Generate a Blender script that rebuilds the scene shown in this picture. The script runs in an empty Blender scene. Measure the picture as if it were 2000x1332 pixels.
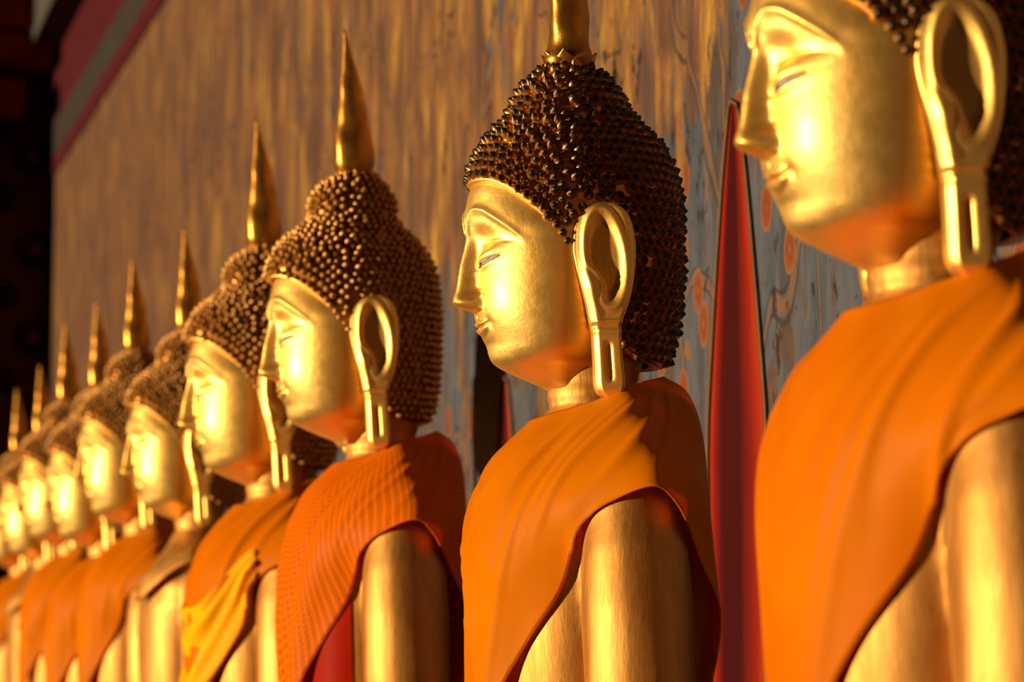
import bpy, bmesh, math, random
from mathutils import Vector, Matrix, noise
from mathutils.bvhtree import BVHTree

random.seed(7)
scene = bpy.context.scene
col = scene.collection

# ------------------------------------------------------------------ camera
F = 5555.0                       # focal length in pixels of a 2000x1332 frame (100 mm)
CX, CY = 1000.0, 666.0
TILT = math.atan(634.0 / F)      # looking slightly up
YAW = math.atan(1500.0 / math.hypot(634.0, F))   # turned from the row towards the wall
U = 0.00065                      # one modelling unit (1 px at the sharp statue) in metres
SEAT = 1280.0                    # chin to seat, in units
SCALE2 = 1.0
fwd = Vector((math.sin(YAW) * math.cos(TILT), math.cos(YAW) * math.cos(TILT), math.sin(TILT)))
right = Vector((math.cos(YAW), -math.sin(YAW), 0))
up = right.cross(fwd)
def ray(px, py):
    return fwd + right * ((px - CX) / F) + up * ((CY - py) / F)
DEPTH2 = 3.61
CHIN2 = Vector((-158 * U, 0, 1.70))              # chin of the sharp statue
CAM = CHIN2 - ray(967, 713) * DEPTH2
cam_data = bpy.data.cameras.new('camera')
cam_data.sensor_width = 36.0
cam_data.lens = F / 2000 * 36
cam_data.clip_end = 200
cam = bpy.data.objects.new('camera', cam_data)
col.objects.link(cam)
cam.matrix_world = Matrix((
    (right.x, up.x, -fwd.x, CAM.x),
    (right.y, up.y, -fwd.y, CAM.y),
    (right.z, up.z, -fwd.z, CAM.z),
    (0, 0, 0, 1)))
cam_data.dof.use_dof = True
cam_data.dof.focus_distance = 3.58
cam_data.dof.aperture_fstop = 5.6
scene.camera = cam

# ------------------------------------------------------------------ world, sun, exposure
world = bpy.data.worlds.new('evening_sky')
scene.world = world
world.use_nodes = True
bg = world.node_tree.nodes['Background']
bg.inputs['Color'].default_value = (1.0, 0.52, 0.30, 1)
bg.inputs['Strength'].default_value = 0.022
SUN_AZ = math.radians(-2)        # in front of the statues, a touch from the far end of the row
SUN_EL = math.radians(0.6)
sun_dir = Vector((-math.cos(SUN_AZ) * math.cos(SUN_EL), -math.sin(SUN_AZ) * math.cos(SUN_EL), math.sin(SUN_EL)))
sd = bpy.data.lights.new('sun', 'SUN')
sd.energy = 6.5
sd.color = (1.0, 0.74, 0.44)
sd.angle = math.radians(1.2)
so = bpy.data.objects.new('sun', sd)
so.rotation_euler = sun_dir.to_track_quat('Z', 'Y').to_euler()
so.location = (-6, -3, 4)
col.objects.link(so)
vs = scene.view_settings
vs.view_transform = 'Standard'
vs.look = 'None'
vs.gamma = 1
vs.use_curve_mapping = False
vs.exposure = 0.0

# ------------------------------------------------------------------ helpers
def new_mat(name):
    m = bpy.data.materials.new(name)
    m.use_nodes = True
    nt = m.node_tree
    b = nt.nodes['Principled BSDF']
    return m, nt, b
def nd(nt, kind, **kw):
    n = nt.nodes.new(kind)
    for k, v in kw.items():
        if k == 'inp':
            for kk, vv in v.items():
                n.inputs[kk].default_value = vv
        else:
            setattr(n, k, v)
    return n
def ramp(nt, fac, stops):
    r = nt.nodes.new('ShaderNodeValToRGB')
    els = r.color_ramp.elements
    while len(els) < len(stops):
        els.new(0.5)
    for e, (p, c) in zip(els, stops):
        e.position = p
        e.color = (c[0], c[1], c[2], 1) if not isinstance(c, (int, float)) else (c, c, c, 1)
    nt.links.new(fac, r.inputs[0])
    return r.outputs[0]
def mixc(nt, fac, a, b, mode='MIX'):
    n = nt.nodes.new('ShaderNodeMix')
    n.data_type = 'RGBA'
    n.blend_type = mode
    for sock, v in ((n.inputs[0], fac), (n.inputs[6], a), (n.inputs[7], b)):
        if isinstance(v, (int, float)):
            sock.default_value = v
        elif isinstance(v, tuple):
            sock.default_value = (v[0], v[1], v[2], 1)
        else:
            nt.links.new(v, sock)
    return n.outputs[2]
def math_n(nt, op, a, b=None, clamp=False):
    n = nt.nodes.new('ShaderNodeMath')
    n.operation = op
    n.use_clamp = clamp
    for i, v in enumerate((a, b)):
        if v is None:
            continue
        if isinstance(v, (int, float)):
            n.inputs[i].default_value = v
        else:
            nt.links.new(v, n.inputs[i])
    return n.outputs[0]
def coords(nt, scale=(1, 1, 1), out='Object', loc=(0, 0, 0)):
    tc = nt.nodes.new('ShaderNodeTexCoord')
    mp = nt.nodes.new('ShaderNodeMapping')
    mp.inputs['Scale'].default_value = scale
    mp.inputs['Location'].default_value = loc
    nt.links.new(tc.outputs[out], mp.inputs[0])
    return mp.outputs[0]
def noise_n(nt, vec, scale, detail=4, rough=0.55, dist=0.0):
    n = nt.nodes.new('ShaderNodeTexNoise')
    n.inputs['Scale'].default_value = scale
    n.inputs['Detail'].default_value = detail
    n.inputs['Roughness'].default_value = rough
    n.inputs['Distortion'].default_value = dist
    nt.links.new(vec, n.inputs['Vector'])
    return n.outputs[0]
def bump(nt, b, h, strength, dist=0.002):
    n = nt.nodes.new('ShaderNodeBump')
    n.inputs['Strength'].default_value = strength
    n.inputs['Distance'].default_value = dist
    nt.links.new(h, n.inputs['Height'])
    nt.links.new(n.outputs[0], b.inputs['Normal'])

# ------------------------------------------------------------------ materials
def gold_material(name, base, deep, rough, streak=(1, 1, 1), dirt=0.5):
    m, nt, b = new_mat(name)
    v = coords(nt, streak)
    n1 = noise_n(nt, v, 9, 5, 0.6)
    n2 = noise_n(nt, v, 60, 4, 0.6)
    c = ramp(nt, n1, [(0.30, deep), (0.62, base)])
    spots = ramp(nt, noise_n(nt, v, 130, 2, 0.5), [(0.69, 0), (0.74, 1)])
    big = ramp(nt, noise_n(nt, v, 14, 3, 0.6), [(0.52, 0), (0.66, 1)])
    f = math_n(nt, 'MULTIPLY', math_n(nt, 'MULTIPLY', spots, big), dirt)
    c = mixc(nt, f, c, (0.10, 0.035, 0.008))
    nt.links.new(c, b.inputs['Base Color'])
    b.inputs['Metallic'].default_value = 0.92
    r = math_n(nt, 'ADD', math_n(nt, 'MULTIPLY', n2, 0.16), rough - 0.08)
    nt.links.new(r, b.inputs['Roughness'])
    hgt = math_n(nt, 'ADD', noise_n(nt, v, 85, 3, 0.6), math_n(nt, 'MULTIPLY', noise_n(nt, v, 320, 3, 0.7), 0.35))
    bump(nt, b, hgt, 0.22, 0.002)
    return m
M = {}
M['gold'] = gold_material('gilded_face', (1.0, 0.66, 0.19), (0.92, 0.51, 0.10), 0.47)
M['body_gold'] = gold_material('gilded_body', (0.64, 0.33, 0.085), (0.38, 0.16, 0.03), 0.58, (3, 3, 0.5), 0.9)
M['finial_gold'] = gold_material('gilded_finial', (0.82, 0.40, 0.07), (0.22, 0.075, 0.012), 0.36, (2, 2, 1.2), 0.9)

def hair_material(name, tip, base, lo, hi):
    m, nt, b = new_mat(name)
    at = nd(nt, 'ShaderNodeAttribute', attribute_name='tip')
    n = noise_n(nt, coords(nt), 60, 3, 0.6)
    f = math_n(nt, 'ADD', at.outputs['Fac'], math_n(nt, 'MULTIPLY', math_n(nt, 'SUBTRACT', n, 0.5), 0.9))
    t = ramp(nt, f, [(lo, 0), (hi, 1)])
    c = mixc(nt, t, base, tip)
    nt.links.new(c, b.inputs['Base Color'])
    nt.links.new(math_n(nt, 'SUBTRACT', 0.9, math_n(nt, 'MULTIPLY', t, 0.6)), b.inputs['Metallic'])
    b.inputs['Roughness'].default_value = 0.36
    return m
M['hair_dark'] = hair_material('lacquered_curls', (0.030, 0.010, 0.004), (0.62, 0.30, 0.06), 0.26, 0.78)
M['hair_gilt'] = hair_material('gilded_curls', (0.60, 0.30, 0.06), (0.30, 0.11, 0.02), 0.2, 0.8)

def cloth_material(name, colr, deep, transp=0.10, trans=0.35, check=False, stripes=False):
    m, nt, b = new_mat(name)
    out = nt.nodes['Material Output']
    n = noise_n(nt, coords(nt, (1, 1, 1)), 6, 3, 0.5)
    c = ramp(nt, n, [(0.3, deep), (0.65, colr)])
    uv = coords(nt, (1, 1, 1), 'UV')
    tr = transp
    if check:
        br = nd(nt, 'ShaderNodeTexBrick', offset=0.0)
        nt.links.new(uv, br.inputs['Vector'])
        br.inputs['Scale'].default_value = 11
        br.inputs['Mortar Size'].default_value = 0.11
        br.inputs['Mortar Smooth'].default_value = 0.3
        br.inputs['Brick Width'].default_value = 0.55
        br.inputs['Row Height'].default_value = 0.55
        c = mixc(nt, br.outputs['Fac'], c, tuple(min(1, x * 1.5 + 0.002) for x in colr))
        bump(nt, b, br.outputs['Fac'], 0.5, 0.002)
    else:
        w = nd(nt, 'ShaderNodeTexWave', inp={'Scale': 55.0, 'Distortion': 0.6, 'Detail': 1.0})
        nt.links.new(uv, w.inputs['Vector'])
        bump(nt, b, w.outputs['Fac'], 0.10, 0.001)
    nt.links.new(c, b.inputs['Base Color'])
    b.inputs['Roughness'].default_value = 0.42
    b.inputs['Specular IOR Level'].default_value = 0.035
    b.inputs['Sheen Weight'].default_value = 0.0
    b.inputs['Sheen Tint'].default_value = (1, 0.55, 0.1, 1)
    tl = nd(nt, 'ShaderNodeBsdfTranslucent')
    nt.links.new(mixc(nt, 1.0, c, (1.0, 0.5, 0.4), 'MULTIPLY'), tl.inputs['Color'])
    tp = nd(nt, 'ShaderNodeBsdfTransparent', inp={'Color': (1.0, 0.45, 0.08, 1)})
    m1 = nd(nt, 'ShaderNodeMixShader', inp={0: trans})
    nt.links.new(b.outputs[0], m1.inputs[1]); nt.links.new(tl.outputs[0], m1.inputs[2])
    m2 = nd(nt, 'ShaderNodeMixShader', inp={0: tr})
    nt.links.new(m1.outputs[0], m2.inputs[1]); nt.links.new(tp.outputs[0], m2.inputs[2])
    nt.links.new(m2.outputs[0], out.inputs['Surface'])
    return m
M['robe'] = cloth_material('sheer_orange_cloth', (0.72, 0.235, 0.001), (0.66, 0.175, 0.001), 0.16, 0.22)
M['robe_deep'] = cloth_material('deep_orange_cloth', (0.70, 0.205, 0.001), (0.64, 0.145, 0.001), 0.08, 0.22)
M['robe_check'] = cloth_material('checked_orange_cloth', (0.60, 0.135, 0.001), (0.52, 0.10, 0.001), 0.05, 0.3, check=True)
M['satin'] = cloth_material('yellow_satin', (1.0, 0.55, 0.008), (0.95, 0.42, 0.005), 0.0, 0.25)
M['red_cloth'] = cloth_material('red_cloth', (0.42, 0.018, 0.003), (0.34, 0.012, 0.002), 0.0, 0.25)
M['brown_cloth'] = cloth_material('brown_cloth', (0.35, 0.11, 0.02), (0.22, 0.06, 0.012), 0.0, 0.15)

def simple(name, c, rough=0.6, metal=0.0, var=0.25, scale=12):
    m, nt, b = new_mat(name)
    n = noise_n(nt, coords(nt), scale, 5, 0.6)
    cc = ramp(nt, n, [(0.3, tuple(x * (1 - var) for x in c)), (0.7, tuple(min(1, x * (1 + var)) for x in c))])
    nt.links.new(cc, b.inputs['Base Color'])
    b.inputs['Roughness'].default_value = rough
    b.inputs['Metallic'].default_value = metal
    b.inputs['Specular IOR Level'].default_value = 0.12
    bump(nt, b, n, 0.2, 0.003)
    return m
M['eye_white'] = simple('shell_inlay', (0.40, 0.30, 0.22), 0.5, 0, 0.5, 300)
M['eye_dark'] = simple('eye_inlay', (0.03, 0.03, 0.035), 0.3)
M['stone'] = simple('plinth_plaster', (0.16, 0.11, 0.08), 0.8)
M['floor'] = simple('stone_floor', (0.10, 0.07, 0.05), 0.6)
M['ceiling'] = simple('red_ceiling_boards', (0.10, 0.012, 0.008), 0.7)
M['beam'] = simple('red_beam', (0.20, 0.018, 0.008), 0.6)
M['grey_beam'] = simple('grey_plaster_beam', (0.06, 0.056, 0.05), 0.7)
M['end_wall'] = simple('dark_lacquer_wall', (0.055, 0.014, 0.006), 0.6)
M['medallion'] = simple('black_medallion', (0.008, 0.005, 0.005), 0.6)
M['medallion_red'] = simple('medallion_heart', (0.10, 0.012, 0.006), 0.6)
M['band_red'] = simple('crimson_band', (0.055, 0.005, 0.008), 0.6)
M['band_grey'] = simple('grey_band', (0.030, 0.025, 0.022), 0.7)

def wall_material():
    m, nt, b = new_mat('painted_wall')
    tc = nd(nt, 'ShaderNodeTexCoord')
    sp = nd(nt, 'ShaderNodeSeparateXYZ'); nt.links.new(tc.outputs['Object'], sp.inputs[0])
    cb = nd(nt, 'ShaderNodeCombineXYZ')                 # x: metres along the wall, y: metres up
    nt.links.new(sp.outputs[1], cb.inputs[0]); nt.links.new(sp.outputs[2], cb.inputs[1])
    def st(sy, sz, loc=(0, 0)):
        mp = nd(nt, 'ShaderNodeMapping', inp={'Scale': (sy, sz, 1), 'Location': (loc[0], loc[1], 0)})
        nt.links.new(cb.outputs[0], mp.inputs[0])
        return mp.outputs[0]
    big = noise_n(nt, st(1.2, 0.35, (3.1, 1.7)), 2.2, 3, 0.5)
    med = noise_n(nt, st(1.0, 0.30, (1.2, 0.4)), 11.0, 7, 0.68, 0.8)
    med2 = noise_n(nt, st(1.0, 0.40, (5.2, 7.4)), 7.0, 6, 0.62, 0.5)
    fine = noise_n(nt, st(1.0, 0.40), 48, 5, 0.65)
    grey = ramp(nt, med2, [(0.28, (0.020, 0.022, 0.022)), (0.42, (0.046, 0.058, 0.080)), (0.52, (0.072, 0.082, 0.108)), (0.60, (0.07, 0.040, 0.028)), (0.74, (0.14, 0.090, 0.055))])
    ochre = ramp(nt, med2, [(0.30, (0.052, 0.024, 0.016)), (0.44, (0.105, 0.047, 0.025)), (0.57, (0.23, 0.112, 0.026)), (0.68, (0.42, 0.245, 0.034))])
    sel = math_n(nt, 'ADD', math_n(nt, 'MULTIPLY', med, 0.95), math_n(nt, 'MULTIPLY', big, 0.55))
    # the ochre ground begins about a metre above the seats
    zz = math_n(nt, 'MULTIPLY', math_n(nt, 'SUBTRACT', sp.outputs[2], 2.15), 0.38)
    zz = math_n(nt, 'MINIMUM', math_n(nt, 'MAXIMUM', zz, -0.13), 0.10)
    yy = math_n(nt, 'MULTIPLY', math_n(nt, 'SUBTRACT', sp.outputs[1], 1.1), 0.45)
    yy = math_n(nt, 'MINIMUM', math_n(nt, 'MAXIMUM', yy, -0.12), 0.05)
    sel = math_n(nt, 'ADD', math_n(nt, 'ADD', sel, zz), yy)
    t = ramp(nt, sel, [(0.745, 0), (0.768, 1)])
    c = mixc(nt, t, grey, ochre)
    stk = noise_n(nt, st(1.0, 0.055, (2.2, 9.0)), 20, 4, 0.6)
    sk = ramp(nt, stk, [(0.54, 0), (0.60, 1)])
    c = mixc(nt, math_n(nt, 'MULTIPLY', sk, 0.60), c, (0.040, 0.038, 0.042))
    sk2 = ramp(nt, stk, [(0.36, 1), (0.42, 0)])
    c = mixc(nt, math_n(nt, 'MULTIPLY', sk2, 0.35), c, (0.22, 0.10, 0.035))
    # wall colour turns browner and darker towards the far end
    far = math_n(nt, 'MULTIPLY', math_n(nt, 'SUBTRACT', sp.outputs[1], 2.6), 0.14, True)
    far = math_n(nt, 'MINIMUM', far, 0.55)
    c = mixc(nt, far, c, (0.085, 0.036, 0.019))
    # vine lines
    nz = nd(nt, 'ShaderNodeTexNoise', inp={'Scale': 3.0, 'Detail': 2.0})
    nt.links.new(st(1, 0.5), nz.inputs['Vector'])
    sc = nd(nt, 'ShaderNodeVectorMath', operation='SCALE', inp={3: 0.45}); nt.links.new(nz.outputs['Color'], sc.inputs[0])
    wv = nd(nt, 'ShaderNodeVectorMath', operation='ADD')
    nt.links.new(st(1.1, 0.32), wv.inputs[0]); nt.links.new(sc.outputs[0], wv.inputs[1])
    ve = nd(nt, 'ShaderNodeTexVoronoi', feature='DISTANCE_TO_EDGE', voronoi_dimensions='2D', inp={'Scale': 5.0})
    nt.links.new(wv.outputs[0], ve.inputs['Vector'])
    vl = ramp(nt, ve.outputs['Distance'], [(0.018, 1), (0.034, 0)])
    c = mixc(nt, math_n(nt, 'MULTIPLY', vl, 0.8), c, (0.14, 0.07, 0.035))
    vd = ramp(nt, math_n(nt, 'ABSOLUTE', math_n(nt, 'SUBTRACT', ve.outputs['Distance'], 0.05)), [(0.006, 1), (0.014, 0)])
    c = mixc(nt, math_n(nt, 'MULTIPLY', vd, 0.7), c, (0.018, 0.013, 0.012))
    # orange flowers
    vo = nd(nt, 'ShaderNodeTexVoronoi', voronoi_dimensions='2D', inp={'Scale': 8.0, 'Randomness': 0.9})
    nt.links.new(st(1.25, 0.85), vo.inputs['Vector'])
    d = math_n(nt, 'ADD', vo.outputs['Distance'], math_n(nt, 'MULTIPLY', math_n(nt, 'SUBTRACT', fine, 0.5), 0.12))
    fl = ramp(nt, d, [(0.25, 1), (0.27, 0)])
    sepc = nd(nt, 'ShaderNodeSeparateColor'); nt.links.new(vo.outputs['Color'], sepc.inputs[0])
    keep = math_n(nt, 'MULTIPLY', ramp(nt, sepc.outputs[0], [(0.48, 0), (0.50, 1)]), math_n(nt, 'SUBTRACT', 1.0, math_n(nt, 'MULTIPLY', t, 0.85)))
    fcol = ramp(nt, d, [(0.02, (0.20, 0.08, 0.025)), (0.07, (0.15, 0.030, 0.010)), (0.19, (0.18, 0.045, 0.014)), (0.24, (0.17, 0.085, 0.04))])
    c = mixc(nt, math_n(nt, 'MULTIPLY', fl, keep), c, fcol)
    # flaked paint
    fk = ramp(nt, math_n(nt, 'ADD', math_n(nt, 'MULTIPLY', fine, 0.45), math_n(nt, 'MULTIPLY', med, 0.55)), [(0.405, 1), (0.43, 0)])
    c = mixc(nt, math_n(nt, 'MULTIPLY', fk, 0.9), c, (0.016, 0.010, 0.009))
    nt.links.new(c, b.inputs['Base Color'])
    b.inputs['Roughness'].default_value = 0.6
    b.inputs['Specular IOR Level'].default_value = 0.25
    bump(nt, b, fine, 0.3, 0.003)
    return m
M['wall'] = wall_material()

def lancet_material():
    m, nt, b = new_mat('red_lancet_paint')
    uv = coords(nt, (1, 1, 1), 'UV')
    sp = nd(nt, 'ShaderNodeSeparateXYZ'); nt.links.new(uv, sp.inputs[0])
    n = noise_n(nt, coords(nt, (1, 6, 1)), 5, 5, 0.6)
    x = math_n(nt, 'ADD', sp.outputs[0], math_n(nt, 'MULTIPLY', math_n(nt, 'SUBTRACT', n, 0.5), 0.12))
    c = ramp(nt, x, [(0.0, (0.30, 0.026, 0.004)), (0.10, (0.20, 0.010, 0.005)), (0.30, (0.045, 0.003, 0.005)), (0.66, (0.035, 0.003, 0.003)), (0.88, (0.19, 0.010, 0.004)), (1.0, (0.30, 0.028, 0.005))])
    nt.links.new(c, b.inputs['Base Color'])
    b.inputs['Roughness'].default_value = 0.6
    b.inputs['Specular IOR Level'].default_value = 0.06
    return m
M['lancet'] = lancet_material()
M['outline'] = simple('gold_outline_paint', (0.16, 0.085, 0.045), 0.6)

# ------------------------------------------------------------------ mesh helpers (units: f forward, x towards camera side, z up, chin = 0)
def P3(f, x, z):
    return Vector((-f * U, -x * U, (z + SEAT) * U))
def mesh_from(name, verts, faces, smooth=True, mat=None):
    me = bpy.data.meshes.new(name)
    me.from_pydata([tuple(v) for v in verts], [], faces)
    if smooth:
        me.polygons.foreach_set('use_smooth', [True] * len(me.polygons))
    if mat:
        me.materials.append(mat)
    me.update()
    return me
def fix_normals(me):
    bm = bmesh.new(); bm.from_mesh(me)
    bmesh.ops.recalc_face_normals(bm, faces=bm.faces)
    bm.to_mesh(me); bm.free()
    return me
def link(name, me, parent=None, mat=None, **props):
    o = bpy.data.objects.new(name, me)
    col.objects.link(o)
    if parent is not None:
        o.parent = parent
    if mat is not None and me is not None and not me.materials:
        me.materials.append(mat)
    for k, v in props.items():
        o[k] = v
    return o
def lerp_exact(tab, z):
    # tab: list of (z, value...) sorted by z descending or ascending; smooth (Catmull-Rom style) interpolation
    if tab[0][0] > tab[-1][0]:
        tab = tab[::-1]
    if z <= tab[0][0]:
        return tab[0][1]
    if z >= tab[-1][0]:
        return tab[-1][1]
    for i in range(len(tab) - 1):
        z0, a = tab[i]; z1, b_ = tab[i + 1]
        if z0 <= z <= z1:
            h = z1 - z0
            t = (z - z0) / h
            def slope(k):
                if k <= 0 or k >= len(tab) - 1:
                    kk = min(max(k, 0), len(tab) - 1)
                    j0 = max(kk - 1, 0); j1 = min(kk + 1, len(tab) - 1)
                    return (tab[j1][1] - tab[j0][1]) / (tab[j1][0] - tab[j0][0])
                s0 = (tab[k][1] - tab[k - 1][1]) / (tab[k][0] - tab[k - 1][0])
                s1 = (tab[k + 1][1] - tab[k][1]) / (tab[k + 1][0] - tab[k][0])
                return 0 if s0 * s1 <= 0 else 2 * s0 * s1 / (s0 + s1)
            m0, m1 = slope(i) * h, slope(i + 1) * h
            t2, t3 = t * t, t * t * t
            return a * (2*t3 - 3*t2 + 1) + m0 * (t3 - 2*t2 + t) + b_ * (-2*t3 + 3*t2) + m1 * (t3 - t2)
_cache = {}
def lerp_table(tab, z):
    c = _cache.get(id(tab))
    if c is None:
        lo, hi = min(t[0] for t in tab), max(t[0] for t in tab)
        n = 1600
        c = (lo, (hi - lo) / n, n, [lerp_exact(tab, lo + (hi - lo) * i / n) for i in range(n + 1)], tab)
        _cache[id(tab)] = c
    q = (z - c[0]) / c[1]
    if q <= 0: return c[3][0]
    if q >= c[2]: return c[3][-1]
    i = int(q)
    return c[3][i] + (c[3][i + 1] - c[3][i]) * (q - i)
def gauss(d, s):
    return math.exp(-(d / s) ** 2)
def smooth(a, b, x):
    t = min(1, max(0, (x - a) / (b - a)))
    return t * t * (3 - 2 * t)
def tube(path, radii, n=8, closed=False):
    vs_, fs = [], []
    m = len(path)
    for i in range(m):
        a = path[(i - 1) % m] if closed or i > 0 else path[0]
        c = path[(i + 1) % m] if closed or i < m - 1 else path[-1]
        t = (c - a).normalized()
        ref = Vector((0, 0, 1)) if abs(t.z) < 0.9 else Vector((1, 0, 0))
        s = t.cross(ref).normalized(); w = s.cross(t)
        r = radii[i] if isinstance(radii, (list, tuple)) else radii
        for k in range(n):
            an = 2 * math.pi * k / n
            vs_.append(path[i] + s * (r * math.cos(an)) + w * (r * math.sin(an)))
    for i in range(m if closed else m - 1):
        j = (i + 1) % m
        for k in range(n):
            k2 = (k + 1) % n
            fs.append((i * n + k, i * n + k2, j * n + k2, j * n + k))
    if not closed:
        fs.append(tuple(range(n))[::-1]); fs.append(tuple((m - 1) * n + k for k in range(n)))
    return vs_, fs

# ------------------------------------------------------------------ the room shell
WALL_X = 0.47
Y0, Y1 = -4.0, 0.0
def hit_wall(px, py):
    d = ray(px, py)
    return CAM + d * ((WALL_X - CAM.x) / d.x)
Y_END = hit_wall(98, 700).y
BENCH = CHIN2.z - SEAT * U * 1.16 - 0.10
def box_mesh(name, lo, hi):
    x0, y0, z0 = lo; x1, y1, z1 = hi
    v = [(x0,y0,z0),(x1,y0,z0),(x1,y1,z0),(x0,y1,z0),(x0,y0,z1),(x1,y0,z1),(x1,y1,z1),(x0,y1,z1)]
    f = [(0,3,2,1),(4,5,6,7),(0,1,5,4),(1,2,6,5),(2,3,7,6),(3,0,4,7)]
    return mesh_from(name, v, f, False)
def structure(name, lo, hi, mat, label=None, cat=None, parent=None):
    o = link(name, box_mesh(name, lo, hi), parent, mat)
    if parent is None:
        o['kind'] = 'structure'
        if label: o['label'] = label
        if cat: o['category'] = cat
    return o
band_pt = hit_wall(325, 0)
band_pt2 = hit_wall(120, 325)
Z_BAND = 0.5 * (band_pt.z + band_pt2.z)            # lower edge of the painted border under the ceiling
Z_TOP = Z_BAND + 0.78
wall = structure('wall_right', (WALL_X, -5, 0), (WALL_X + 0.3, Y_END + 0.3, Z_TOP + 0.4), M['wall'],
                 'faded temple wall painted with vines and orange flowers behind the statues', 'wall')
structure('floor', (-7, -6, -0.1), (WALL_X + 0.3, Y_END + 0.3, 0), M['floor'], 'pale stone gallery floor', 'floor')
structure('ceiling', (-2.4, -6, Z_TOP + 0.4), (WALL_X + 0.3, Y_END + 0.3, Z_TOP + 0.5), M['ceiling'], 'dark red board ceiling over the gallery', 'ceiling')
end = structure('wall_end', (-2.4, Y_END, 0), (WALL_X, Y_END + 0.3, Z_TOP + 0.4), M['end_wall'], 'dark lacquered end wall with round black medallions', 'wall')
for k, (a, b_, mt, nm) in enumerate(((0.0, 0.10, 'band_red', 'red_stripe'), (0.10, 0.27, 'band_grey', 'grey_stripe'), (0.27, 0.62, 'band_red', 'red_stripe'))):
    o = structure(nm, (WALL_X - 0.012, -5, Z_BAND + a), (WALL_X + 0.01, Y_END, Z_BAND + b_), M[mt], parent=wall)
structure('trim_1', (WALL_X - 0.16, -5, Z_BAND + 0.62), (WALL_X, Y_END, Z_TOP + 0.4), M['grey_beam'], 'grey beam running along the top of the painted wall', 'beam')
def hit_end(px, py):
    d = ray(px, py)
    return CAM + d * ((Y_END - CAM.y) / d.y)
disc_me = {}
def disc(mat, r, y):
    bm = bmesh.new()
    bmesh.ops.create_cone(bm, cap_ends=True, segments=20, radius1=r, radius2=r * 0.93, depth=0.03)
    bmesh.ops.rotate(bm, verts=bm.verts, cent=(0, 0, 0), matrix=Matrix.Rotation(math.pi / 2, 3, 'X'))
    me = bpy.data.meshes.new('medallion'); bm.to_mesh(me); bm.free(); me.materials.append(mat)
    return me
dm, dr = disc(M['medallion'], 0.095, 0), disc(M['medallion_red'], 0.03, 0)
rows = [(62, 310), (68, 490), (64, 660), (60, 830), (62, 140)]
for i, (px, py) in enumerate(rows):
    p = hit_end(px, py)
    o = link('medallion', dm, end); o.location = (p.x, Y_END - 0.012, p.z)
    c = link('medallion_heart', dr, o); c.location = (0, -0.016, 0)
for i, (px, py) in enumerate([(10, 255), (6, 385), (8, 575), (6, 745)]):
    p = hit_end(px, py)
    o = link('medallion', dm, end); o.location = (p.x, Y_END - 0.012, p.z); o.scale = (0.8, 1, 0.8)
# red roof bracket beams at the far end
for (ax, ay, bx_, by, lab, depth) in ((-20, 20, 105, 85, 'upper red roof beam end against the dark end wall', 0.5), (-20, 96, 90, 142, 'middle red roof beam end under the upper beam', 0.42), (-20, 180, 38, 232, 'lowest short red roof beam end on the dark end wall', 0.35)):
    p, q = hit_end(ax, by), hit_end(bx_, ay)
    o = link('roof_beam', box_mesh('roof_beam', (p.x - 0.4, Y_END - depth, p.z), (q.x, Y_END, q.z)), None, M['beam'])
    o['label'] = lab; o['category'] = 'beam'; o['group'] = 'roof beams on the end wall'
    bv = o.modifiers.new('soft_edges', 'BEVEL'); bv.width = 0.015; bv.segments = 2
structure('plinth', (-0.62, -3.2, 0), (WALL_X, Y_END, BENCH), M['stone'], 'long plaster plinth carrying the row of statues', 'plinth')

# ------------------------------------------------------------------ red lancets painted behind the statues
def lancet(px, top, name='red_lancet'):
    c = hit_wall(px, 800); ztop = hit_wall(px, top).z
    hw = 0.125; z0 = BENCH
    prof = []
    n = 26
    for i in range(n + 1):
        s = i / n
        z = ztop - (ztop - z0) * (s ** 1.5)
        d = ztop - z
        w = hw * min(1, (d / 0.52)) ** 0.75 if d < 0.52 else hw * (1 - 0.10 * smooth(0.6, 1.1, d))
        prof.append((w, z))
    vs_, fs, uvs = [], [], []
    m = 9
    for w, z in prof:
        for k in range(m):
            t = k / (m - 1)
            vs_.append((WALL_X - 0.004 - 0.010 * math.sin(math.pi * t) * min(1, w / hw), c.y + w * (1 - 2 * t), z))
            uvs.append((t, 0))
    for i in range(n):
        for k in range(m - 1):
            fs.append((i*m+k, (i+1)*m+k, (i+1)*m+k+1, i*m+k+1))
    me = mesh_from(name, vs_, fs)
    ul = me.uv_layers.new()
    for l in me.loops:
        ul.data[l.index].uv = uvs[l.vertex_index]
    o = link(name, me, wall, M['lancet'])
    path = [Vector((WALL_X - 0.004, c.y + (w + 0.012), z)) for w, z in prof[::-1]] + [Vector((WALL_X - 0.004, c.y - (w + 0.012), z)) for w, z in prof[1:]]
    v2, f2 = tube(path, 0.0035, 6)
    link('gold_outline', mesh_from('gold_outline', v2, f2), o, M['outline'])
    return c.y
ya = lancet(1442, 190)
yb = lancet(990, 735)

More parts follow.
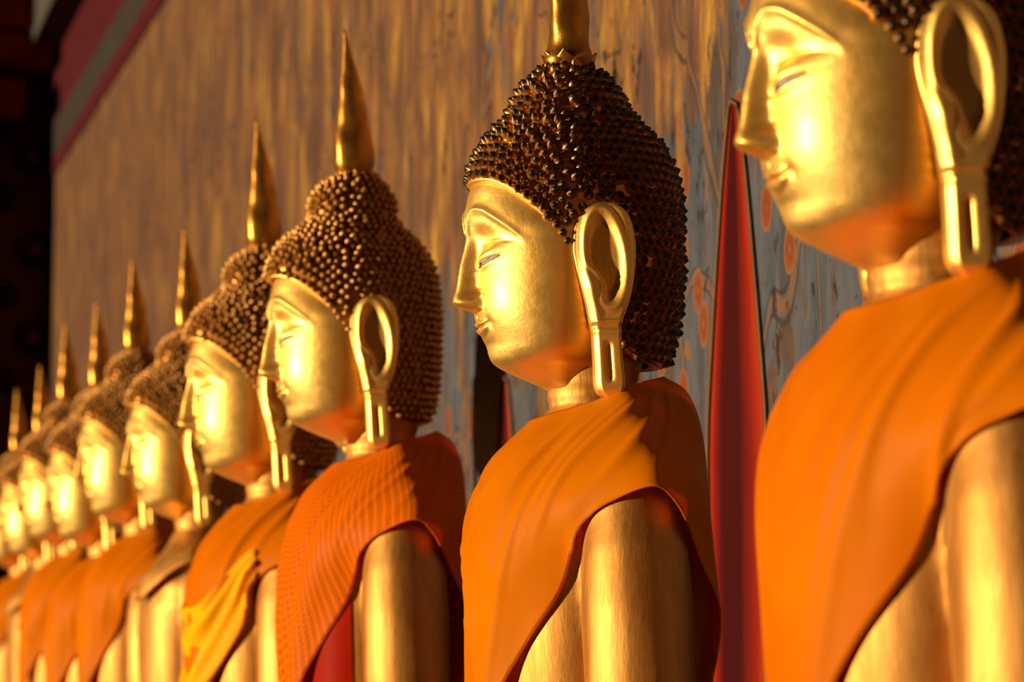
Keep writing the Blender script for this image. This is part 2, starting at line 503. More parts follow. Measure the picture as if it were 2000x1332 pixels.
# ------------------------------------------------------------------ head surface
F0 = [(410,180),(400,180),(365,198),(328,209),(281,214),(246,207),(214,203),(179,202),(144,201),(107,198),(88,194),(74,189),(58,182),(39,173),(20,166),(8,161),(0,154),(-6,145),(-14,128),(-24,105),(-34,78),(-44,50),(-55,40)]
W0 = [(410,105),(380,120),(350,132),(320,142),(280,151),(250,156),(180,158),(120,154),(80,147),(50,138),(25,126),(10,114),(2,104),(-6,90),(-16,76),(-30,62),(-55,48)]
BROW = [(8,258),(15,276),(25,290),(40,297),(60,294),(85,279),(108,257),(128,231)]
BROW_T = [(x, z) for x, z in BROW]
NOSE_P = [(275,0),(262,5),(246,11),(214,21),(179,29),(144,36),(130,40),(122,41),(114,36),(108,22),(104,6),(101,0)]
NOSE_W = [(262,17),(246,13),(214,13),(179,15),(144,19),(122,22),(108,22),(101,20)]
def face_delta(x, z):
    ax = abs(x)
    d = 0.0
    # brow ridge
    bz = lerp_table(BROW_T, min(max(ax, 8), 130))
    fade = smooth(-2, 14, ax) * (1 - smooth(112, 138, ax))
    dz = z - bz
    d += 6.0 * fade * math.exp(-(dz / 9.0) ** 2)
    d += 3.0 * fade * smooth(-4, 4, dz) * gauss(max(dz, 0), 45)
    # socket, lid
    d -= 12 * gauss(ax - 44, 28) * gauss(z - 243, 22)
    d -= 5 * gauss(ax - 95, 30) * gauss(z - 238, 20)
    slit = 187 + (ax - 31) * 0.31
    lid = gauss(ax - 58, 34)
    d += 11 * lid * math.exp(-((z - slit - 11) / 15.0) ** 2)
    d -= 6.0 * gauss(ax - 58, 32) * math.exp(-((z - slit) / 2.6) ** 2)
    d += 3.0 * gauss(ax - 58, 34) * math.exp(-((z - slit + 9) / 6.0) ** 2)
    upl = 222 + 12 * math.cos((ax - 70) / 45.0)
    d -= 4.0 * gauss(ax - 70, 30) * math.exp(-((z - upl) / 3.0) ** 2)
    d -= 7.0 * gauss(ax - 27, 11) * gauss(z - 205, 24)
    # nose
    p = lerp_table(NOSE_P, z) if 101 < z < 275 else 0
    if p:
        w = lerp_table(NOSE_W, min(262, max(101, z)))
        d += p * math.exp(-(ax / (w * 0.98)) ** 3.4)
        d += 2.0 * gauss(z - 123, 14) * gauss(ax, 12)
    if z > 99:
        ala = gauss(ax - 24, 10.5) * gauss(z - 119, 12) * smooth(101, 107, z)
        d += 17 * ala
        d -= 9 * gauss(ax - 25, 7) * gauss(z - 139, 7)
        d -= 4 * gauss(ax - 39, 5) * gauss(z - 118, 14)
    # mouth
    mz = 70 + 10 * (ax / 42.0) ** 2
    win = 1 - smooth(27, 44, ax)
    bow = 2.5 * gauss(ax - 11, 8) - 2.0 * gauss(ax, 6)
    q = z - mz
    ul_h = (11 + bow) * (1 - 0.75 * (min(ax, 50) / 50.0) ** 2)
    ll_h = 13 * (1 - 0.75 * (min(ax, 50) / 50.0) ** 2)
    if q >= 0:
        d += 6.5 * win * smooth(ul_h + 3, ul_h - 4, q) * (0.72 + 0.28 * q / 16)
    else:
        d += 7.0 * win * smooth(ll_h + 5, ll_h - 4, -q) * (0.8 + 0.2 * (-q) / 16)
    d -= 7.5 * (1 - smooth(32, 47, ax)) * math.exp(-(q / 2.3) ** 2)
    d -= 4.5 * gauss(ax - 44, 9) * gauss(z - 78, 10)
    d -= 3 * gauss(ax, 5) * gauss(z - 94, 7)
    # below the lips, chin
    d -= 3 * gauss(ax, 30) * gauss(z - 40, 8)
    d += 3 * gauss(ax, 36) * gauss(z - 16, 15)
    # cheeks
    d += 5 * gauss(ax - 92, 40) * gauss(z - 128, 48)
    return d
NEXP = 2.25
def head_point(a, z):
    Fz, Wz = lerp_table(F0, z), lerp_table(W0, z)
    c = 56 - 68 * smooth(240, 320, z) - 30 * smooth(30, -30, z)
    Bz = -150 if z > 60 else -150 + (60 - z) * 0.5
    ca, sa = math.cos(a), math.sin(a)
    e = 2 / (1.80 + 0.36 * smooth(235, 310, z))
    fc = math.copysign(abs(ca) ** e, ca); xs = math.copysign(abs(sa) ** e, sa)
    f = c + (Fz - c) * fc if ca > 0 else c + (c - Bz) * fc
    x = Wz * xs
    if ca > 0:
        f += face_delta(x, z) * smooth(0.0, 0.50, ca)
    return f, x
def build_head():
    NC = 300
    zs = []
    z = 408.0
    while z > -56:
        zs.append(z)
        z -= 1.1 if (98 < z < 116 or -20 < z < 12) else 1.7
    vs_, fs = [], []
    for z in zs:
        for k in range(NC):
            s = 2 * k / NC - 1
            a = math.pi * math.copysign(abs(s) ** 1.55, s)
            f, x = head_point(a, z)
            vs_.append(P3(f, x, z))
    nr = len(zs)
    for i in range(nr - 1):
        for k in range(NC):
            k2 = (k + 1) % NC
            fs.append((i*NC+k, (i+1)*NC+k, (i+1)*NC+k2, i*NC+k2))
    fs.append(tuple(range(NC)))
    fs.append(tuple((nr-1)*NC + k for k in range(NC))[::-1])
    me = mesh_from('head', vs_, fs, True, M['gold'])
    return fix_normals(me)
HEAD = build_head()
def surf(x, z, off=0):
    # point on the front of the face above lateral x
    lo, hi = 0.0, math.pi / 2
    for _ in range(40):
        mid = (lo + hi) / 2
        if head_point(mid, z)[1] < abs(x): lo = mid
        else: hi = mid
    f, xx = head_point(lo, z)
    return P3(f + off, math.copysign(xx, x) * (1 + off * 0.0015), z)
def build_eye(sign, part):
    vs_, fs = [], []
    n = 22
    x0, x1 = (31, 89) if part == 'white' else (36, 47)
    for i in range(n + 1):
        t = i / n
        ax = x0 + (x1 - x0) * t
        slit = 187 + (ax - 31) * 0.31
        T = (ax - 31) / 58.0
        h = 3.6 * max(0.0, math.sin(math.pi * min(1, max(0, T))) ** 0.45) + 0.3
        off = 2.6 if part == 'white' else 3.4
        for j in range(5):
            zz = slit + h * (j / 2.0 - 1) * (1.0 if part == 'white' else 1.02) - 1.0
            vs_.append(surf(sign * ax, zz, off))
    for i in range(n):
        for j in range(4):
            fs.append((i*5+j, (i+1)*5+j, (i+1)*5+j+1, i*5+j+1))
    me = mesh_from('eye' if part == 'white' else 'pupil', vs_, fs, True, M['eye_white' if part == 'white' else 'eye_dark'])
    bm = bmesh.new(); bm.from_mesh(me)
    bmesh.ops.recalc_face_normals(bm, faces=bm.faces)
    if bm.faces[:][len(bm.faces)//2].normal.x > 0:
        bmesh.ops.reverse_faces(bm, faces=bm.faces)
    bmesh.ops.solidify(bm, geom=bm.faces, thickness=2.5 * U)
    bm.to_mesh(me); bm.free()
    return me
EYES = {(s, p): build_eye(s, p) for s in (1, -1) for p in ('white', 'dark')}

# ------------------------------------------------------------------ ears
EAR = [(392,1163,1187),(396,1152,1198),(404,1141,1207),(420,1129,1218),(450,1120,1226),(480,1119,1229),(510,1123,1228),(540,1130,1225),(570,1138,1220),(600,1146,1212),(620,1151,1206),(640,1156,1204),(660,1158,1205),(700,1161,1209),(740,1164,1213),(752,1168,1211),(760,1175,1206),(765,1183,1198)]
EAR_L = [(v, l) for v, l, r in EAR]; EAR_R = [(v, r) for v, l, r in EAR]
def ear_height(u, v):
    l, r = lerp_table(EAR_L, v), lerp_table(EAR_R, v)
    h = 0.0
    # bowl
    du, dv = u - (1173 + (v - 500) * 0.10), v - 499
    e = math.sqrt((du / 33.0) ** 2 + (dv / 86.0) ** 2)
    tr = gauss(u - 1150, 16) * gauss(v - 549, 24)
    e2 = e + 1.0 * tr
    h -= 10 * smooth(1.05, 0.72, e2) * (1.0 - 0.40 * max(-1.0, min(1.0, du / 33.0)))
    h += 3.0 * gauss(e2 - 1.12, 0.10)
    # groove between bowl and outer rim, above
    h += 5 * tr
    h -= 1.2 * gauss(e - 1.30, 0.07) * smooth(560, 500, v)
    # front run-down edge
    h += 4 * smooth(470, 560, v) * (1 - smooth(600, 640, v)) * gauss(u - (l + 10), 9)
    # collar lines over the lobe
    for vv in (622, 640):
        h += 3.5 * gauss(v - vv, 4)
    h -= 3.5 * gauss(v - 631, 4)
    # lobe slot
    cu = (l + r) / 2 - 2
    h -= 9 * gauss(u - cu, 5.5) * smooth(655, 672, v) * (1 - smooth(722, 742, v))
    # rounding at the rim
    w = max(4.0, (r - l) / 2)
    t = abs(u - (l + r) / 2) / w
    h -= 7 * smooth(0.72, 1.0, t)
    h -= 6 * smooth(750, 765, v) + 5 * smooth(402, 392, v)
    return h
def build_ear(sign):
    NB, NA = 120, 44
    vs_, fs = [], []
    def pt(u, v, h):
        z = 713 - v - 21
        f0 = (1118 + 48 - u) / 0.956
        base = 148 + 0.27 * (u - 1118) - 0.05 * max(0, v - 560)              # stands out more towards the back
        if v > 600: base -= 0.06 * (v - 600)
        return P3(f0 - 4, sign * (base + 24 + h), z)
    front = []
    for i in range(NB + 1):
        v = 392 + 373 * i / NB
        l, r = lerp_table(EAR_L, v), lerp_table(EAR_R, v)
        for k in range(NA + 1):
            t = k / NA
            t = 0.5 - 0.5 * math.cos(math.pi * t)
            u = l + (r - l) * t
            vs_.append(pt(u, v, ear_height(u, v)))
    n = NA + 1
    for i in range(NB):
        for k in range(NA):
            fs.append((i*n+k, (i+1)*n+k, (i+1)*n+k+1, i*n+k+1))
    # rim ring and back
    ring = [k for k in range(n)] + [i*n+NA for i in range(1, NB+1)] + [NB*n+k for k in range(NA-1, -1, -1)] + [i*n for i in range(NB-1, 0, -1)]
    start = len(vs_)
    mid = Vector((0, 0, 0))
    for idx in ring:
        p = vs_[idx].copy()
        xx = -sign * p.y / U
        zz = p.z / U - SEAT
        p.y = -sign * U * (min(xx - 22, 146) if zz > 90 else xx - 26 - 12 * smooth(60, 90, zz))
        vs_.append(p)
    m = len(ring)
    for j in range(m):
        j2 = (j + 1) % m
        fs.append((ring[j], ring[j2], start + j2, start + j))
    # back closed by strips between left and right ring sides
    fs.append(tuple(start + j for j in range(m)))
    me = mesh_from('ear', vs_, fs, True, M['gold'])
    return fix_normals(me)
EARS = {1: build_ear(1), -1: build_ear(-1)}

# ------------------------------------------------------------------ hair caps
HAIR = {
 'cone': dict(
    F=[(-5,150),(200,165),(340,199),(365,203),(400,193),(433,176),(470,146),(490,126),(515,115),(540,104),(565,84),(585,62),(594,40)],
    B=[(-5,-172),(20,-188),(60,-200),(113,-208),(213,-213),(313,-212),(373,-202),(433,-177),(470,-142),(498,-112),(530,-98),(560,-78),(585,-48),(594,-30)],
    W=[(-5,120),(60,140),(150,152),(250,160),(330,158),(380,148),(433,128),(470,108),(498,96),(530,84),(560,66),(585,46),(594,32)],
    top=594, pitch=20.5, h=18.0, r=11.5),
 'knob': dict(
    F=[(-5,150),(200,165),(350,210),(372,222),(400,214),(440,192),(480,150),(500,122),(516,112),(540,113),(565,108),(590,90),(612,64),(628,38)],
    B=[(-5,-172),(20,-188),(60,-200),(113,-206),(213,-210),(313,-208),(373,-199),(433,-172),(475,-130),(500,-106),(520,-97),(550,-96),(580,-84),(610,-58),(628,-34)],
    W=[(-5,120),(60,140),(150,152),(250,160),(330,160),(380,152),(433,132),(480,104),(505,88),(525,82),(555,82),(585,70),(612,50),(628,30)],
    top=628, pitch=19.0, h=13.5, r=9.2),
}
HLINE = [(0,361),(0.35,358),(0.62,343),(0.85,314),(1.05,274),(1.22,224),(1.40,182),(1.55,120),(1.75,45),(1.95,12),(2.3,2),(3.15,-2)]
def hair_point(H, a, z):
    Fz, Bz, Wz = lerp_table(H['F'], z), lerp_table(H['B'], z), lerp_table(H['W'], z)
    c = (Fz + Bz) * 0.5 * smooth(380, 500, z) + (-6) * (1 - smooth(380, 500, z))
    ca, sa = math.cos(a), math.sin(a)
    e = 2 / 2.12
    fc = math.copysign(abs(ca) ** e, ca); xs = math.copysign(abs(sa) ** e, sa)
    f = c + (Fz - c) * fc if ca > 0 else c + (c - Bz) * fc
    return f, Wz * xs
def hline(a):
    a = abs(a)
    if a > math.pi: a = 2 * math.pi - a
    return lerp_table(HLINE, a)
def build_cap(kind):
    H = HAIR[kind]
    NC, NR = 120, 70
    vs_, fs = [], []
    for i in range(NR + 1):
        t = i / NR
        for k in range(NC):
            a = 2 * math.pi * k / NC - math.pi
            zh = hline(a)
            z = zh + (H['top'] - zh) * t
            f, x = hair_point(H, a, z)
            vs_.append(P3(f, x, z))
    for i in range(NR):
        for k in range(NC):
            k2 = (k + 1) % NC
            fs.append((i*NC+k, i*NC+k2, (i+1)*NC+k2, (i+1)*NC+k))
    fs.append(tuple(NR*NC + k for k in range(NC)))
    # inner return at the hairline
    s = len(vs_)
    for k in range(NC):
        a = 2 * math.pi * k / NC - math.pi
        f, x = hair_point(H, a, hline(a))
        vs_.append(P3(f * 0.86 - 2, x * 0.86, hline(a) + 4))
    for k in range(NC):
        k2 = (k + 1) % NC
        fs.append((s + k, s + k2, k2, k))
    me = fix_normals(mesh_from('hair_cap', vs_, fs))
    at = me.attributes.new('tip', 'FLOAT', 'POINT')
    at.data.foreach_set('value', [0.32] * len(me.vertices))
    # gilded rim along the hairline, ear to ear
    path = []
    for k in range(81):
        a = -1.36 + 2.72 * k / 80
        z = hline(a) - 1
        f, x = hair_point(H, a, z)
        path.append(P3(f + 1.0, x, z))
    v2, f2 = tube(path, [U * (2.0 + 4.2 * math.sin(math.pi * k / 80) ** 0.5) for k in range(81)], 8)
    rim = fix_normals(mesh_from('hairline_rim', v2, f2, True, M['gold']))
    # curl seats: rows that follow the hairline in front, level rows behind, gaps filled last
    rng = random.Random(11)
    pitch = H['pitch']
    seats = []
    def pos(a, z):
        f, x = hair_point(H, a, z)
        return Vector((f, x, z))
    def climb(a, z, dist):
        while dist > 0 and z < H['top'] - 2:
            st_ = min(2.0, H['top'] - 2 - z)
            dist -= (pos(a, z + st_) - pos(a, z)).length
            z += st_
        return z if dist <= 0 else None
    for row in range(26):
        line = []
        for k in range(261):
            a = -1.32 + 2.64 * k / 260
            z = climb(a, hline(a), H['r'] * 0.8 + row * pitch * 0.88)
            line.append((a, z))
        acc = 0.5 * pitch * (row % 2)
        for k in range(1, 261):
            if line[k][1] is None or line[k-1][1] is None: continue
            acc += (pos(*line[k]) - pos(*line[k-1])).length
            if acc >= pitch:
                acc -= pitch
                seats.append((line[k][0] + rng.uniform(-.01, .01), line[k][1] + rng.uniform(-1.2, 1.2)))
    zc, odd = -1.0, 0
    while zc < H['top'] - 3:
        acc = 0.5 * pitch * odd
        for k in range(1, 400):
            a = 1.32 + (2 * math.pi - 2.64) * k / 400
            a2 = 1.32 + (2 * math.pi - 2.64) * (k - 1) / 400
            acc += (pos(a, zc) - pos(a2, zc)).length
            if acc >= pitch:
                acc -= pitch
                if zc > hline(a if a < math.pi else a - 2 * math.pi) + H['r'] * 0.5:
                    seats.append((a + rng.uniform(-.015, .015), zc + rng.uniform(-2, 2)))
        odd = 1 - odd
        nz_ = climb(math.pi * 0.75, zc, pitch * 0.88)
        if nz_ is None: break
        zc = nz_
    for _ in range(9000):
        a = rng.uniform(-math.pi, math.pi); z = rng.uniform(-2, H['top'] - 2)
        if z > hline(a) + H['r'] * 0.6: seats.append((a, z))
    seats.reverse()
    # thin out seats that crowd each other
    placed, cells = [], {}
    mn = H['pitch'] * 0.78 * U
    for (a, z) in seats[::-1]:
        f, x = hair_point(H, a, z)
        p = P3(f, x, z)
        key = tuple(int(math.floor(c / mn)) for c in p)
        ok = True
        for dx in (-1, 0, 1):
            for dy in (-1, 0, 1):
                for dz in (-1, 0, 1):
                    for q in cells.get((key[0]+dx, key[1]+dy, key[2]+dz), ()):
                        if (q - p).length < mn: ok = False
        if not ok: continue
        e = 0.02
        fa, xa = hair_point(H, a + e, z); fb, xb = hair_point(H, a, z + 3)
        n = (P3(fa, xa, z) - p).cross(P3(fb, xb, z + 3) - p).normalized()
        if n.dot(p - P3(-5, 0, 230)) < 0: n = -n
        # keep clear of the ears
        if abs(x) > 120 and -75 < f < 48 and -60 < z < 300:
            uu = 1166 - f * 0.956; vv = 692 - z
            if vv > 392 and lerp_table(EAR_L, min(vv, 765)) - 6 < uu < lerp_table(EAR_R, min(vv, 765)) + 4:
                continue
        cells.setdefault(key, []).append(p)
        placed.append((p, n, rng.uniform(0.80, 1.16), rng.uniform(0, 6.28)))
    return me, rim, placed
def curl_mesh(H):
    r, h = H['r'] * U, H['h'] * U
    prof = [(1.0, -0.22, 0), (1.02, 0.12, 0.1), (0.86, 0.42, 0.45), (0.50, 0.75, 0.85), (0.18, 0.98, 1.0)]
    n = 7
    vs_, fs, tip = [], [], []
    for i, (rr, hh, tt) in enumerate(prof):
        for k in range(n):
            an = 2 * math.pi * k / n + i * 0.25
            vs_.append(Vector((r * rr * math.cos(an), r * rr * math.sin(an), h * hh))); tip.append(tt)
    for i in range(len(prof) - 1):
        for k in range(n):
            fs.append((i*n+k, i*n+(k+1) % n, (i+1)*n+(k+1) % n, (i+1)*n+k))
    vs_.append(Vector((0, 0, h * 1.03))); tip.append(1)
    for k in range(n):
        fs.append(((len(prof)-1)*n+k, (len(prof)-1)*n+(k+1) % n, len(vs_)-1))
    return vs_, fs, tip
CAPS = {}
for kind in HAIR:
    me, rim, placed = build_cap(kind)
    cv, cf, ct = curl_mesh(HAIR[kind])
    for var, mt in (('dark', M['hair_dark']), ('gilt', M['hair_gilt'])):
        c1 = me.copy(); c1.materials.clear(); c1.materials.append(mt)
        single = mesh_from('curl', cv, cf, True, mt)
        at = single.attributes.new('tip', 'FLOAT', 'POINT'); at.data.foreach_set('value', ct)
        CAPS[(kind, var)] = dict(cap=c1, rim=rim, placed=placed, curl=single, cv=cv, cf=cf, ct=ct, mat=mt)
def joined_curls(C, items):
    vs_, fs, tip = [], [], []
    for p, n, s, rot in items:
        q = n.to_track_quat('Z', 'Y').to_matrix() @ Matrix.Rotation(rot, 3, 'Z')
        b0 = len(vs_)
        for v in C['cv']: vs_.append(q @ (v * s) + p)
        fs += [tuple(b0 + i for i in f) for f in C['cf']]
        tip += C['ct']
    me = mesh_from('curls', vs_, fs, True, C['mat'])
    at = me.attributes.new('tip', 'FLOAT', 'POINT'); at.data.foreach_set('value', tip)
    return me

# ------------------------------------------------------------------ finials (flame spires)
def build_finial(prof, base_z, lean=18.0, seed=1):
    n = 20
    vs_, fs = [], []
    H = prof[-1][1]
    rng = random.Random(seed)
    rad_tab = [(zz, rr) for rr, zz in prof]
    NZ = 46
    for i in range(NZ + 1):
        z = H * i / NZ
        r = lerp_exact(rad_tab, z)
        t = z / H
        for k in range(n):
            an = 2 * math.pi * k / n
            e = 2 / 1.55
            ca, sa = math.cos(an), math.sin(an)
            cx = math.copysign(abs(ca) ** e, ca); sx = math.copysign(abs(sa) ** e, sa)
            w = 1 + 0.035 * math.sin(3 * an + z * 0.04 + seed) + 0.02 * math.sin(z * 0.09 + 2 * an)
            tw = 0.6
            f = r * w * (cx * math.cos(tw) - sx * math.sin(tw)); x = r * w * (cx * math.sin(tw) + sx * math.cos(tw))
            vs_.append(P3(f + lean * (t ** 2) + 6, x, base_z + z))
    for i in range(NZ):
        for k in range(n):
            k2 = (k + 1) % n
            fs.append((i*n+k, i*n+k2, (i+1)*n+k2, (i+1)*n+k))
    fs.append(tuple(range(n))[::-1]); fs.append(tuple(NZ*n+k for k in range(n)))
    return fix_normals(mesh_from('finial', vs_, fs, True, M['finial_gold']))
def build_petal(r, h, flare):
    # a small leaf standing at the foot of the finial, pointing out and up; local origin on the axis
    vs_, fs = [], []
    n = 9
    for i in range(n):
        t = i / (n - 1)
        w = (0.5 + 0.5 * math.sin(math.pi * (0.25 + 0.75 * t))) * (1 - t ** 3) * r * 0.42 + 0.4
        out = r * 0.80 + flare * t ** 1.6
        z = h * t
        for j, (s, d) in enumerate(((-1, 0), (-0.5, 4), (0, 6), (0.5, 4), (1, 0))):
            vs_.append(Vector(((out + d * (1 - t)) * U, s * w * U, z * U)))
    for i in range(n - 1):
        for j in range(4):
            fs.append((i*5+j, i*5+j+1, (i+1)*5+j+1, (i+1)*5+j))
    me = mesh_from('petal', vs_, fs, True, M['finial_gold'])
    bm = bmesh.new(); bm.from_mesh(me); bmesh.ops.recalc_face_normals(bm, faces=bm.faces)
    bmesh.ops.solidify(bm, geom=bm.faces, thickness=4 * U); bm.to_mesh(me); bm.free()
    return me
FINIALS = {
 'cone': (build_finial([(42,-8),(50,6),(56,20),(52,34),(46,52),(44,90),(43,140),(36,220),(24,310),(10,380),(3,410)], 590, 10, 3), 592, build_petal(54, 34, 14)),
 'knob': (build_finial([(40,-8),(50,10),(56,30),(57,55),(52,95),(44,150),(33,215),(20,280),(11,325),(5,355),(3,372)], 624, 26, 5), 622, build_petal(50, 28, 7)),
}

# ------------------------------------------------------------------ body (one continuous gilded figure, seated)
def build_body():
    vs_, fs = [], []
    def add(v, f):
        b0 = len(vs_); vs_.extend(v); fs.extend([tuple(b0 + i for i in ff) for ff in f])
    def loft(rings, n=40, e=2.2):
        v, f = [], []
        for (z, cf_, df, wx) in rings:
            for k in range(n):
                an = 2 * math.pi * k / n
                ca, sa = math.cos(an), math.sin(an)
                v.append(P3(cf_ + df * math.copysign(abs(ca) ** (2/e), ca), wx * math.copysign(abs(sa) ** (2/e), sa), z))
        m = len(rings)
        for i in range(m - 1):
            for k in range(n):
                k2 = (k + 1) % n
                f.append((i*n+k, i*n+k2, (i+1)*n+k2, (i+1)*n+k))
        f.append(tuple(range(n))); f.append(tuple((m-1)*n+k for k in range(n))[::-1])
        return v, f
    add(*loft([(-90,-38,92,100),(-130,-34,105,125),(-170,-28,128,185),(-215,-18,148,240),(-280,-10,160,272),(-350,-4,172,272),(-440,-2,174,246),(-540,0,168,226),(-660,2,158,204),(-800,4,152,190),(-920,0,158,205),(-1040,-10,180,250),(-1150,-20,200,290),(-1270,-20,200,300)]))
    # neck with its folds
    nk = []
    for i in range(30):
        z = -8 - i * 4.2
        b_ = 4.5 * math.cos(2 * math.pi * (z + 56) / 50.0)
        nk.append((z, -42 + (-z) * 0.02, 88 + b_ + 10 * smooth(-85, -130, z), 91 + b_ + 10 * smooth(-85, -130, z)))
    nk = [(40, -60, 92, 96)] + nk
    add(*loft(nk, 40, 2.0))
    def limb(pts, n=24):
        path = [P3(*p[:3]) for p in pts]; rad = [p[3] * U for p in pts]
        # subdivide
        pp, rr = [], []
        for i in range(len(path) - 1):
            for s in range(6):
                t = s / 6
                pp.append(path[i].lerp(path[i+1], t)); rr.append(rad[i] + (rad[i+1] - rad[i]) * t)
        pp.append(path[-1]); rr.append(rad[-1])
        return tube(pp, rr, n)
    def ball(f, x, z, r, n=18):
        v, fa = [], []
        c = P3(f, x, z)
        for i in range(1, n):
            th = math.pi * i / n
            for k in range(24):
                an = 2 * math.pi * k / 24
                v.append(c + Vector((math.sin(th)*math.cos(an), math.sin(th)*math.sin(an), math.cos(th))) * (r * U))
        for i in range(n - 2):
            for k in range(24):
                fa.append((i*24+k, (i+1)*24+k, (i+1)*24+(k+1) % 24, i*24+(k+1) % 24))
        fa.append(tuple(range(24))); fa.append(tuple((n-2)*24+k for k in range(24))[::-1])
        return v, fa
    for s in (1, -1):
        add(*limb([(-32, s*285, -305, 88), (-32, s*300, -380, 100), (-32, s*312, -480, 105), (-34, s*322, -620, 103), (-38, s*335, -780, 90)]))
        add(*ball(-32, s*283, -312, 92)); add(*ball(-32, s*240, -290, 92)); add(*ball(-38, s*335, -785, 90))
        add(*limb([(-38, s*335, -785, 88), (80, s*300, -900, 78), (190, s*150, -1010, 56), (230, s*40, -1030, 50)]))
        add(*limb([(-20, s*190, -1150, 130), (160, s*330, -1160, 112), (260, s*425, -1170, 96)]))
        add(*ball(260, s*425, -1170, 97))
        add(*limb([(260, s*425, -1170, 94), (310, s*230, -1180, 84), (290, -s*120, -1185, 66)]))
        # hand resting in the lap: palm and fingers
        add(*limb([(215, s*70, -1030, 50), (250, s*0, -1045, 46), (262, -s*60, -1055, 34)]))
        for q in range(4):
            add(*limb([(225 + q*22, -s*20, -1050 + q*3, 14), (228 + q*22, -s*75, -1046, 13), (228 + q*21, -s*(118 - abs(q-1.4)*9), -1056, 10)], 10))
        add(*limb([(215, s*50, -1020, 16), (235, s*18, -1000, 14), (250, -s*4, -992, 11)], 10))
    me = fix_normals(mesh_from('body_rough', vs_, fs))
    tmp = bpy.data.objects.new('tmp_body', me); col.objects.link(tmp)
    rm = tmp.modifiers.new('r', 'REMESH'); rm.mode = 'VOXEL'; rm.voxel_size = 0.0055; rm.use_smooth_shade = True
    sm = tmp.modifiers.new('s', 'SMOOTH'); sm.factor = 0.5; sm.iterations = 7
    dg = bpy.context.evaluated_depsgraph_get()
    out = bpy.data.meshes.new_from_object(tmp.evaluated_get(dg))
    bpy.data.objects.remove(tmp)
    out.name = 'body'
    out.materials.clear(); out.materials.append(M['body_gold'])
    out.polygons.foreach_set('use_smooth', [True] * len(out.polygons))
    return out
BODY = build_body()
def bvh_of(me):
    bm = bmesh.new(); bm.from_mesh(me); t = BVHTree.FromBMesh(bm); bm.free(); return t
BVH = bvh_of(BODY)

# ------------------------------------------------------------------ robes
NET = [
 [(78,0,-103),(155,0,-185),(194,0,-300),(204,0,-480),(200,0,-780)],
 [(68,50,-100),(140,85,-185),(182,112,-300),(188,122,-450),(176,124,-600)],
 [(30,92,-92),(92,150,-165),(138,195,-258),(136,210,-358),(96,224,-450)],
 [(0,128,-80),(36,200,-134),(64,258,-200),(76,296,-264),(72,302,-322)],
 [(-42,165,-62),(-36,240,-106),(-30,315,-160),(-26,376,-214),(-20,404,-258)],
 [(-80,140,-48),(-86,224,-102),(-90,302,-166),(-88,364,-224),(-80,398,-288)],
 [(-120,112,-35),(-136,186,-90),(-150,248,-164),(-155,308,-260),(-145,346,-388)],
 [(-155,75,-24),(-184,132,-68),(-204,174,-150),(-202,238,-322),(-192,322,-490)],
 [(-174,38,-20),(-214,66,-58),(-232,88,-150),(-218,150,-380),(-172,285,-640)],
 [(-179,0,-18),(-220,0,-56),(-236,0,-150),(-222,0,-400),(-195,0,-720)],
]
def crom(p0, p1, p2, p3, t):
    return 0.5 * ((2*p1) + (p2 - p0)*t + (2*p0 - 5*p1 + 4*p2 - p3)*t*t + (3*p1 - p0 - 3*p2 + p3)*t*t*t)
NETV = [[Vector(p) for p in c] for c in NET]
NET_SLIM = [[Vector((p[0] * (0.90 if p[0] > 0 and k > 0 else 1.0), p[1], p[2])) for k, p in enumerate(c)] for c in NET]
def net_eval(cu, rv, net=NETV):
    # cu in [-9, 9] (mirrored), rv in [0, 4]
    sgn = 1 if cu >= 0 else -1
    cu = min(abs(cu), 9 - 1e-6)
    ci = int(cu); ct = cu - ci
    rv = min(max(rv, 0), 4 - 1e-6)
    ri = int(rv); rt = rv - ri
    def colp(c):
        m = 1
        if c < 0: c, m = -c, -1
        if c > 9: c, m = 18 - c, -1
        def g(r):
            r2 = min(max(r, 0), 4)
            v = net[c][r2]
            if r < 0: v = net[c][0] * 2 - net[c][1]
            if r > 4: v = net[c][4] * 2 - net[c][3]
            return Vector((v.x, v.y * m, v.z))
        return crom(g(ri-1), g(ri), g(ri+1), g(ri+2), rt)
    p = crom(colp(ci-1), colp(ci), colp(ci+1), colp(ci+2), ct)
    return Vector((p.x, p.y * sgn, p.z))
def push_out(p, gap):
    loc, nrm, i, d = BVH.find_nearest(p)
    if loc is None: return p
    side = (p - loc).dot(nrm)
    if side < gap * U:
        return loc + nrm * (gap * U)
    return p
